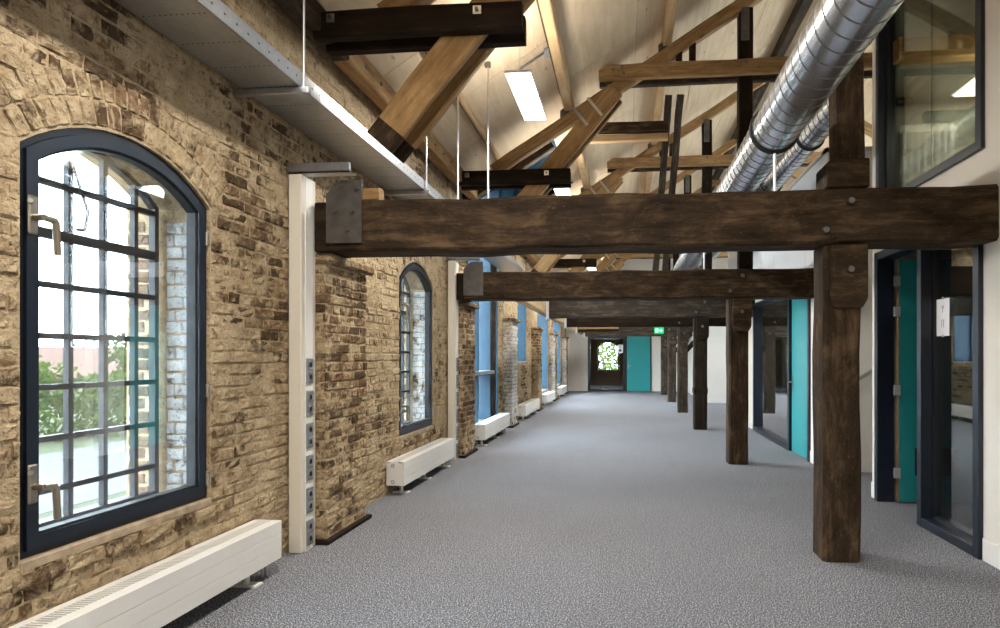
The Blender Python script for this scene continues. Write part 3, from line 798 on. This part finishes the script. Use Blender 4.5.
def door3():
    t = empty('door_3', (-.3, YF, 0), 'far dark framed glass door beside a teal door', kind='structure')
    ya, yb = YF - .03, YF + .1
    MB().ring([(-1.58, 0), (.08, 0), (.08, 2.34), (-1.58, 2.34)], [(-1.48, .09), (-.08, .09), (-.08, 2.22), (-1.48, 2.22)], 1, ya, yb).build('frame', 'dark_frame', t)
    B(-1.49, -.07, YF + .03, YF + .04, .08, 2.23).build('glass', 'glass', t)
    lf = B(.08, 1.06, YF - .02, YF + .03, .01, 2.33).build('door_leaf', 'teal_door', t)
    B(.12, .16, YF - .035, YF - .02, .95, 1.15).build('handle_plate', 'steel', lf)
    MB().path([(.14, YF - .03, 1.08), (.14, YF - .07, 1.08), (.27, YF - .07, 1.08)], .013).build('lever', 'steel', lf)
    B(1.06, 1.11, ya, yb, 0, 2.34).build('frame_post', 'dark_frame', t)
door3()
t = empty('door_4', (XR, 21.5, 0), 'dark glass door in the right wall near the far posts', kind='structure')
MB().ring([(20.6, 0), (22.4, 0), (22.4, 2.3), (20.6, 2.3)], [(20.7, .1), (22.3, .1), (22.3, 2.2), (20.7, 2.2)], 0, XR - .03, XR + .1).build('frame', 'dark_frame', t)
B(XR + .03, XR + .04, 20.69, 22.31, .09, 2.21).build('glass', 'door_glass', t)
# loft glazing
t = empty('window_9', (XR, 5.6, 2.94), 'large upper glazing into the loft room on the right', kind='structure')
MB().ring([(4.68, 2.94), (6.54, 2.94), (6.54, 5.3), (4.68, 5.3)], [(4.75, 3.005), (6.47, 3.005), (6.47, 5.23), (4.75, 5.23)], 0, XR - .03, XR + .1).build('frame', 'navy_frame', t)
MB().ring([(4.75, 3.005), (6.47, 3.005), (6.47, 5.23), (4.75, 5.23)], [(4.78, 3.03), (6.44, 3.03), (6.44, 5.2), (4.78, 5.2)], 0, XR + .04, XR + .12).build('glazing_bead', 'dark_frame', t)
for a, b in ((4.77, 5.608), (5.612, 6.45)): B(XR + .07, XR + .08, a, b, 3.02, 5.21).build('pane', 'loft_glass', t)

# ------------------------------------------------------------ cable tray on the left wall
t = empty('cable_tray', (-2.25, 0, 3.165), 'galvanised steel cable tray hung along the brick wall', 'cable tray')
x0, x1, z = -2.45, -2.05, 3.165
yy = YB
while yy < 12.4:
    e = min(yy + 2.0, 12.4)
    B(x0, x1, yy + .002, e - .002, z, z + .003).build('tray_bottom', 'galvanised', t)
    B(x1 - .003, x1, yy + .002, e - .002, z, z + .1).build('side_rail', 'galvanised', t)
    B(x0, x0 + .003, yy + .002, e - .002, z, z + .1).build('side_rail', 'galvanised', t)
    yy = e
mb = MB()
yy = 1.5
while yy < 12:
    for i in range(12): mb.box(x0 + .03 + i * .03, x0 + .04 + i * .03, yy, yy + .006, z - .001, z)
    yy += .28
mb.build('perforations', 'black_plastic', t, kind='stuff')
mb = MB(); yy = 1.5
while yy < 9: mb.box(x1, x1 + .001, yy, yy + .012, z + .045, z + .055); yy += .1
mb.build('rail_slots', 'black_plastic', t, kind='stuff')
for yb in (-.3, 1.75, 3.76, 6.2, 7.4):
    br = MB(); br.box(-2.5, -1.99, yb - .02, yb + .02, z - .045, z - .002); br.build('support_channel', 'galvanised', t, bevel=.004)
    top = roof_z(-2.02) - .02
    MB().tube((-2.03, yb, z - .05), (-2.03, yb, top), .008, 8).build('hanger_rod', 'galvanised', t)
for k, (x, yb) in enumerate(((-1.81, 6.6), (-1.486, 6.64))):
    t2 = empty('hanging_rod', (x, yb, 2.7), ['left', 'right'][k] + ' thin steel rod hanging from the plywood behind the first beam', 'rod', 'hanging rods')
    MB().tube((x, yb, 2.7), (x, yb, roof_z(x) - .03), .011, 8).build('rod', 'steel', t2)
    B(x - .03, x + .03, yb - .02, yb + .02, roof_z(x) - .06, roof_z(x) - .012).build('ceiling_clip', 'dark_steel', t2)

# ------------------------------------------------------------ cream power columns with sockets
def column(y0, label):
    t = empty('power_column', (-2.43, y0 + .1, 0), label, 'power column', 'power columns')
    mb = MB(); mb.box(-2.475, -2.375, y0, y0 + .215, .0, 2.8); mb.build('body', 'cream_column', t, bevel=.006)
    B(-2.376, -2.37, y0 + .055, y0 + .16, .0, 2.79).build('cover_strip', 'white_paint', t)
    for k in range(6):
        zc = .13 + k * .243
        p = B(-2.371, -2.36, y0 + .06, y0 + .155, zc - .095, zc + .095).build('socket_plate', 'grey_plastic', t, bevel=.003)
        for s in (-1, 1):
            B(-2.3602, -2.357, y0 + .072, y0 + .143, zc + s * .046 - .034, zc + s * .046 + .034).build('socket', 'galvanised', p)
            MB().tube((-2.3575, y0 + .1075, zc + s * .046), (-2.356, y0 + .1075, zc + s * .046), .02, 12).build('socket_well', 'black_plastic', p)
    mb = MB(); mb.box(-2.5, -2.02, y0 + .02, y0 + .06, 2.82, 2.885)
    mb.box(-2.5, -2.02, y0 + .02, y0 + .15, 2.82, 2.826); mb.build('top_bracket', 'galvanised', t, bevel=.002)
column(4.36, 'cream power column with grey sockets beside the first brick pier')
column(8.49, 'cream power column beyond the second radiator')

# ------------------------------------------------------------ low convector radiators
def radiator(x0, x1, y0, y1, label, feet, det=True, z0=.105, z1=.355):
    t = empty('radiator', ((x0 + x1) / 2, (y0 + y1) / 2, 0), label, 'radiator', 'low white radiators under the windows')
    B(x0, x1 - .02, y0, y0 + .015, z0, z1).build('end_panel', 'white_paint', t, bevel=.003)
    B(x0, x1 - .02, y1 - .015, y1, z0, z1).build('end_panel', 'white_paint', t, bevel=.003)
    h = (z1 - z0) / 3
    for k in range(3):
        B(x1 - .02, x1, y0, y1, z0 + k * h + (.0025 if k else 0), z0 + (k + 1) * h).build('front_board', 'white_paint', t, bevel=.0015)
    B(x0, x0 + .015, y0 + .015, y1 - .015, z0, z1).build('back_board', 'white_paint', t)
    B(x0 + .02, x1 - .025, y0 + .02, y1 - .02, z0 + .03, z1 - .05).build('convector_core', 'dark_steel', t)
    B(x1 - .065, x1 - .02, y0, y1, z1 - .012, z1).build('top_rail', 'white_paint', t)
    B(x0 + .015, x0 + .04, y0, y1, z1 - .012, z1).build('top_rail', 'white_paint', t)
    mb = MB(); n = int((y1 - y0) / .022) if det else int((y1 - y0) / .1)
    p = (y1 - y0 - .04) / n
    for i in range(n): mb.box(x0 + .04, x1 - .065, y0 + .02 + i * p, y0 + .02 + i * p + p * .42, z1 - .012, z1 - .001)
    mb.build('grille_slats', 'white_paint', t, kind='stuff')
    xm = (x0 + x1) / 2
    for yy in feet:
        mb = MB(); mb.tube((xm, yy, .008), (xm, yy, z0 + .01), .02, 12); mb.box(xm - .085, xm + .085, yy - .04, yy + .04, 0, .012)
        mb.build('foot', 'white_paint', t, bevel=0)
    for yy in (y1 - .1, y1 - .06):
        MB().tube((xm + .02, yy, 0.0), (xm + .02, yy, z0 + .02), .009, 8).build('pipe', 'steel', t)
    for zz in (z0 + .04, z1 - .04):
        MB().torus((x0 + .07, y0 - .001, zz), .016, .004, 1, 16, 6).build('end_ring', 'grey_plastic', t)
radiator(-2.485, -2.295, 1.95, 3.96, 'long white radiator under the arched window in the foreground', (2.2, 3.72))
radiator(-2.485, -2.29, 6.27, 8.18, 'white radiator under the second arched window behind the pier', (6.45, 7.2, 8.0))
radiator(-2.44, -2.25, 9.85, 12.0, 'white radiator in front of the blue full height opening', (10.0, 11.0, 11.8), False)
radiator(-2.44, -2.24, 13.9, 16.2, 'white radiator on the brick below the short blue window', (14.1, 15.0, 16.0), False)
radiator(-2.44, -2.24, 17.9, 19.9, 'small looking white radiator second from the far end', (18.1, 19.7), False)
radiator(-2.44, -2.24, 21.9, 23.9, 'farthest white radiator by the end wall', (22.1, 23.7), False)

# ------------------------------------------------------------ spiral ducts
def duct(x, z, r, ya, yb, label, clamps, rods):
    t = empty('spiral_duct', (x, ya, z), label, 'duct', 'spiral ducts')
    mb = MB(); n = 40; segs = 40
    vs, fs = [], []
    for i in range(segs + 1):
        yy = ya + (yb - ya) * i / segs
        for j in range(n): a = 2 * math.pi * j / n; vs.append((x + r * math.cos(a), yy, z + r * math.sin(a)))
    for i in range(segs):
        for j in range(n): fs.append((i * n + j, i * n + (j + 1) % n, (i + 1) * n + (j + 1) % n, (i + 1) * n + j))
    mb.add(vs, fs); mb.build('pipe', 'duct_metal', t, smooth=True)
    MB().torus((x, ya, z), r, .006, 1, 40, 6).build('end_collar', 'galvanised', t)
    mb = MB(); vs, fs = [], []; pitch = .135; m = 24; tot = int((min(yb, 14) - ya) / pitch * m)
    for k in range(tot):
        a = 2 * math.pi * k / m; yy = ya + pitch * k / m
        ca, sa = math.cos(a), math.sin(a)
        for (dr, dy) in ((.0, -.0045), (.0035, -.0025), (.0035, .0025), (0, .0045)):
            vs.append((x + (r + dr) * ca, yy + dy, z + (r + dr) * sa))
        if k:
            b = (k - 1) * 4; fs += [(b + q, b + q + 1, b + q + 5, b + q + 4) for q in range(3)]
    mb.add(vs, fs); mb.build('spiral_seam', 'dark_steel', t)
    for yy in clamps:
        mb = MB(); mb.torus((x, yy, z), r + .008, .012, 1, 40, 8); mb.build('clamp_ring', 'rubber', t)
    for (yy, za, zb) in rods:
        MB().tube((x, yy, za), (x, yy, zb), .011, 8).build('support_rod', 'steel', t)
duct(1.08, 3.10, .162, .5, YF, 'large shiny spiral duct running overhead down the corridor', [4.62, 8.66, 12.66, 16.5], [(4.62, 2.64, 2.93), (8.66, 2.64, 2.93), (12.66, 2.64, 2.93)])
duct(1.9, 3.72, .13, 5.6, 20, 'smaller spiral duct behind the upper post', [6.6, 8.3], [])

# ------------------------------------------------------------ pendant panel lamps
def lamp(x, y0, y1, z, label, group, wdt=.24, power=LAMP_W, parent_only=False):
    t = empty('pendant_lamp', (x, (y0 + y1) / 2, z), label, 'lamp', group)
    B(x - wdt / 2, x + wdt / 2, y0, y1, z + .004, z + .03).build('housing', 'white_paint', t, bevel=.002)
    B(x - wdt / 2 + .006, x + wdt / 2 - .006, y0 + .006, y1 - .006, z, z + .004).build('diffuser', 'lamp_diffuser', t)
    for yy in (y0 + .12, y1 - .12):
        MB().tube((x, yy, z + .03), (x, yy, roof_z(x) - .01), .002, 5).build('wire', 'steel', t)
        MB().tube((x, yy, z + .03), (x, yy, z + .06), .007, 6).build('wire_grip', 'dark_steel', t)
    ld = bpy.data.lights.new('lamp_light', 'AREA'); ld.shape = 'RECTANGLE'; ld.size = wdt; ld.size_y = y1 - y0
    ld.energy = power; ld.color = (1., .94, .85)
    lo = bpy.data.objects.new('lamp_light', ld); C.objects.link(lo); attach(lo, t, (x, (y0 + y1) / 2, z - .01))
    B(x - wdt / 2 + .02, x + wdt / 2 - .02, y0 + .02, y1 - .02, z + .03, z + .033).build('added_uplight_panel', 'lamp_diffuser', t)  # glowing top added to go with the upward light
    l2 = ld.copy(); l2.energy = power * UP; u = bpy.data.objects.new('added_uplight', l2); C.objects.link(u); u.rotation_euler = (math.pi, 0, 0)  # upward light added to brighten the plywood overhead
    attach(u, t, (x, (y0 + y1) / 2, z + .04))
for k, y in enumerate((-2.2, 1.65, 5.5, 9.35, 13.2, 17.1, 20.95)):
    lab = ['pendant panel lamp behind the camera', 'pendant panel lamp above the camera', 'bright pendant panel lamp hanging before the second truss', 'second visible pendant panel lamp, just above the first beam',
           'third pendant panel lamp hidden over the far bays', 'fourth pendant panel lamp over the far bays', 'farthest pendant panel lamp by the end wall'][k]
    lamp(-.96, y, y + 1.12, 4.0, lab, 'pendant lamps over the corridor')
lamp(3.32, 4.9, 6.45, 4.02, 'pendant panel lamp glowing in the loft room', 'pendant lamps in rooms', .25, 14)
lamp(3.6, 9.8, 11.0, 3.8, 'pendant panel lamp inside the box room', 'pendant lamps in rooms', .27, 20)

# ------------------------------------------------------------ loft room fittings
t = empty('column_radiator', (3.0, 6.5, 2.95), 'white column radiator in the loft room', 'radiator')
for k in range(8):
    x = 2.76 + k * .065; mb = MB(); mb.box(x, x + .045, 6.5, 6.56, 3.0, 3.78); mb.build('radiator_column', 'white_paint', t, bevel=.012)
B(2.75, 3.28, 6.505, 6.55, 3.03, 3.08).build('header_pipe', 'white_paint', t); B(2.75, 3.28, 6.505, 6.55, 3.7, 3.75).build('header_pipe', 'white_paint', t)
for x in (2.85, 3.18): B(x - .02, x + .02, 6.52, 6.6, 2.9, 3.03).build('foot', 'white_paint', t)
timber('loft_beam', (2.62, 6.3, 4.42), (5.4, 6.3, 4.42), .14, .22, 'golden_timber', None, 'golden beam crossing the loft room behind the upper glass', 'beam')
t = empty('wall_socket', (2.82, 6.6, 4.05), 'black double wall socket in the loft room', 'socket')
for k in range(2):
    p = B(2.74 + k * .085, 2.82 + k * .085, 6.588, 6.6, 4.0, 4.085).build('socket_plate', 'black_plastic', t, bevel=.003)
    MB().tube((2.78 + k * .085, 6.586, 4.042), (2.78 + k * .085, 6.59, 4.042), .022, 12).build('socket_well', 'grey_plastic', p)
# handrail on the end of the white box
t = empty('handrail', (3.0, YB0, 1.0), 'steel handrail fixed to the end of the white box', 'handrail')
MB().path([(2.62, YB0 - .06, 1.06), (2.75, YB0 - .06, 1.06), (4.4, YB0 - .06, 2.2)], .02, 10).build('rail', 'steel', t)
for x, z in ((2.72, 1.06), (3.6, 1.64)): MB().path([(x, YB0 - .06, z - .01), (x, YB0 - .05, z - .07), (x, YB0, z - .07)], .008, 6).build('rail_bracket', 'steel', t)

# ------------------------------------------------------------ signs
def text(s, size, loc, rot_, mat, parent, name='lettering', sx=1.0):
    cu = bpy.data.curves.new(name, 'FONT'); cu.body = s; cu.size = size; cu.align_x = 'CENTER'; cu.align_y = 'CENTER'; cu.extrude = .0004
    tmp = bpy.data.objects.new('tmp', cu); C.objects.link(tmp)
    me = bpy.data.meshes.new_from_object(tmp.evaluated_get(bpy.context.evaluated_depsgraph_get())); bpy.data.objects.remove(tmp)
    me.materials.clear(); me.materials.append(M[mat]); me.name = name
    o = bpy.data.objects.new(name, me); C.objects.link(o); o.rotation_euler = rot_; o.scale = (sx, 1, 1)
    return attach(o, parent, loc)
t = empty('paper_sign', (XR + .085, 5.44, 1.62), 'white paper notice reading Y 11 taped to the near glass', 'sign')
B(XR + .083, XR + .0845, 5.335, 5.545, 1.625, 1.935).build('sheet', 'paper', t)
rt = (math.pi / 2, 0, -math.pi / 2)
text('Y', .085, (XR + .0822, 5.44, 1.845), rt, 'ink', t, sx=.7)
text('11', .1, (XR + .0822, 5.44, 1.725), rt, 'ink', t, sx=.62)
for z in (1.615, 1.93): B(XR + .0815, XR + .0829, 5.425, 5.455, z, z + .02).build('tape', 'steel', t)
t = empty('notice', (-.2, YF - .04, 1.75), 'small white paper notice on the far glass door frame', 'sign')
B(-.31, -.09, YF - .034, YF - .031, 1.62, 1.97).build('sheet', 'paper', t)
text('I', .09, (-.2, YF - .036, 1.86), (math.pi / 2, 0, 0), 'ink', t)
B(-.25, -.15, YF - .036, YF - .034, 1.68, 1.77).build('mark', 'ink', t)
t = empty('exit_sign', (1.08, 20.0, 2.2), 'green and white emergency exit sign on the fifth beam', 'exit sign')
yq = 20.25 - .2
B(.935, 1.235, yq, yq + .03, 2.2, 2.4).build('sign_box', 'exit_glow', t)
B(.965, 1.06, yq - .004, yq, 2.245, 2.355).build('door_pictogram', 'exit_white', t)
mb = MB(); mb.tube((1.005, yq - .006, 2.33), (1.005, yq - .004, 2.33), .012, 10); mb.box(.995, 1.02, yq - .006, yq - .004, 2.265, 2.315); mb.build('running_figure', 'exit_glow', t)
mb = MB(); mb.box(1.1, 1.2, yq - .004, yq, 2.287, 2.313); mb.box(1.137, 1.163, yq - .004, yq, 2.25, 2.35); mb.build('arrow', 'exit_white', t)
t = empty('smoke_detector', (.72, 12.4, 4.05), 'white detector hanging between the grey braces', 'detector')
MB().tube((.72, 12.42, 4.06), (.72, 12.42, 4.13), .07, 14, .1).build('detector_body', 'white_paint', t)
MB().tube((.72, 12.42, 4.13), (.72, 12.42, 5.25), .008, 6).build('stem', 'steel', t)

# ------------------------------------------------------------ outside
GZ = -4.0
B(-160, -3.2, -60, 220, GZ - .2, GZ).build('ground', 'grass', label='grassy ground outside the windows', kind='structure')
mb = MB(); mb.prism([(-31, -60), (-19, -60), (-23, 220), (-35, 220)], 2, GZ, GZ + .02); mb.build('road', 'asphalt', label='pale asphalt road outside', kind='structure')
mb = MB(); mb.prism([(-18.5, -60), (-6, -60), (-6, 220), (-22, 220)], 2, GZ, GZ + .015); mb.build('gravel_yard', 'pale_stone', label='pale gravel yard below the windows', kind='structure')
mb = MB()
for k in range(60):
    x, yy, q = R.uniform(-18, -10), R.uniform(6, 26), R.uniform(.1, .45)
    mb.tube((x, yy, GZ), (x + R.uniform(-.1, .1), yy, GZ + q * .8), q, 7, q * .6)
mb.build('rubble', 'pale_stone', None, 'pale rubble strewn over the gravel yard outside', 'rubble', None, 'stuff')
def tree(x, y, h, wd, label, mat='leaf', n=1500):
    t = empty('tree', (x, y, GZ), label, 'tree', 'trees outside')
    mb = MB(); mb.tube((x, y, GZ), (x, y, GZ + h * .6), .2, 8, .1)
    blobs = []
    for k in range(9):
        a = R.uniform(0, 6.28); q = R.uniform(.1, .6) * wd
        c = Vector((x + q * math.cos(a), y + q * math.sin(a), GZ + h * R.uniform(.22, .82))); blobs.append((c, wd * R.uniform(.35, .55)))
        mb.tube((x, y, GZ + h * .25), c, .06, 5, .02)
    mb.build('trunk', 'bark', t)
    mb = MB()
    for i in range(n):
        c, r = R.choice(blobs); d = Vector((R.gauss(0, 1), R.gauss(0, 1), R.gauss(0, 1))).normalized() * r * R.uniform(.6, 1.05)
        p = c + d; p.z = max(p.z, GZ + .1); s = R.uniform(.16, .34)
        u = Vector((R.gauss(0, 1), R.gauss(0, 1), R.gauss(0, 1))).normalized(); v = u.orthogonal().normalized()
        mb.add([p - u * s, p + v * s * .5, p + u * s, p - v * s * .5], [(0, 1, 2, 3)])
    mb.build('foliage', mat, t, kind='stuff')
spots = [(-45, 20, 5.2, 3.), (-52, 30.5, 6.0, 3.), (-47, 43, 6.4, 3.0), (-42, 49, 8.0, 3.3), (-38, 54, 7.2, 3.1), (-40, 61, 6.4, 3.3), (-41, 69, 6.5, 3.4), (-42, 78, 7, 3.8), (-40, 89, 7, 4.5), (-38, 101, 8, 5)]
for k, (x, y, h, wd) in enumerate(spots):
    tree(x, y, h, wd, 'green leafy tree beyond the road, number %s in the row from the left' % ['one', 'two', 'three', 'four', 'five', 'six', 'seven', 'eight', 'nine', 'ten'][k])
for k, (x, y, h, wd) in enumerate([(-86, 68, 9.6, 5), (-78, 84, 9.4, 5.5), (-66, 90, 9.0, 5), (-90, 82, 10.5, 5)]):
    tree(x, y, h, wd, ['haze-tinted tree rising left of the tiled house', 'haze-tinted tree right of the tiled house', 'haze-tinted tree farthest along behind the house', 'tall haze-tinted tree directly behind the tiled roof'][k], 'leaf_haze', 900)
for k, (x, y, h, wd) in enumerate([(-6, 46, 7, 3.5), (2, 48, 7.5, 3.5), (-2, 58, 9, 4)]):
    tree(x, y, h, wd, ['leafy tree left outside the end room window', 'leafy tree right outside the end room window', 'taller tree farther beyond the end room window'][k], 'leaf', 1200)
t = empty('hedge', (-37, 37, GZ), 'dense green hedge along the far side of the road', 'hedge')
mb = MB(); st = MB()
for i in range(9000):
    q = R.random(); c = Vector((-44 + 15 * q, 27 + 22 * q, GZ)); h = 4.1 + .9 * math.sin(q * 21) + .6 * math.sin(q * 47)
    p = c + Vector((R.gauss(0, 1.0), R.gauss(0, 1.0), h * (1 - R.random() ** 1.7))); sz = R.uniform(.12, .3)
    u = Vector((R.gauss(0, 1), R.gauss(0, 1), R.gauss(0, 1))).normalized(); v = u.orthogonal().normalized()
    mb.add([p - u * sz, p + v * sz * .5, p + u * sz, p - v * sz * .5], [(0, 1, 2, 3)])
for i in range(14): st.tube((-44 + 15 * i / 13, 27 + 22 * i / 13, GZ), (-44 + 15 * i / 13, 27 + 22 * i / 13, GZ + 2.8), .07, 6, .02)
mb.build('foliage', 'leaf', t, kind='stuff'); st.build('stems', 'bark', t, kind='stuff')
t = empty('house', (-66, 69, GZ), 'house with pale red tiled roof behind the trees', 'house')
B(-71, -61, 56, 76, GZ, GZ + 3.6).build('walls', 'render_wall', t)
mb = MB(); mb.prism([(-71.8, GZ + 3.2), (-66, GZ + 6.6), (-60.2, GZ + 3.2), (-60.2, GZ + 3.), (-66, GZ + 6.4), (-71.8, GZ + 3.)], 1, 55, 77); mb.build('roof', 'roof_tile', t)
mb = MB(); mb.prism([(-70.9, GZ + 3.3), (-66, GZ + 6.3), (-61.1, GZ + 3.3)], 1, 56, 76); mb.build('gable', 'render_wall', t)
for yy in (59, 65, 71): B(-61.02, -60.95, yy, yy + 1.2, GZ + 1, GZ + 2.4).build('window', 'dark_frame', t)
t = empty('street_lamp', (-27.5, 32, GZ), 'grey street lamp with curved arm beside the road', 'street lamp')
MB().tube((-27.5, 32, GZ), (-27.5, 32, 1.0), .06, 10, .04).build('pole', 'dark_steel', t)
MB().path([(-27.5, 32, 1.0), (-27.4, 32.05, 1.35), (-27.1, 32.2, 1.5), (-26.6, 32.5, 1.52)], .03, 8).build('arm', 'dark_steel', t)
mb = MB(); mb.tube((-26.8, 32.4, 1.5), (-26.2, 32.75, 1.5), .07, 10, .04); mb.build('lamp_head', 'dark_steel', t)
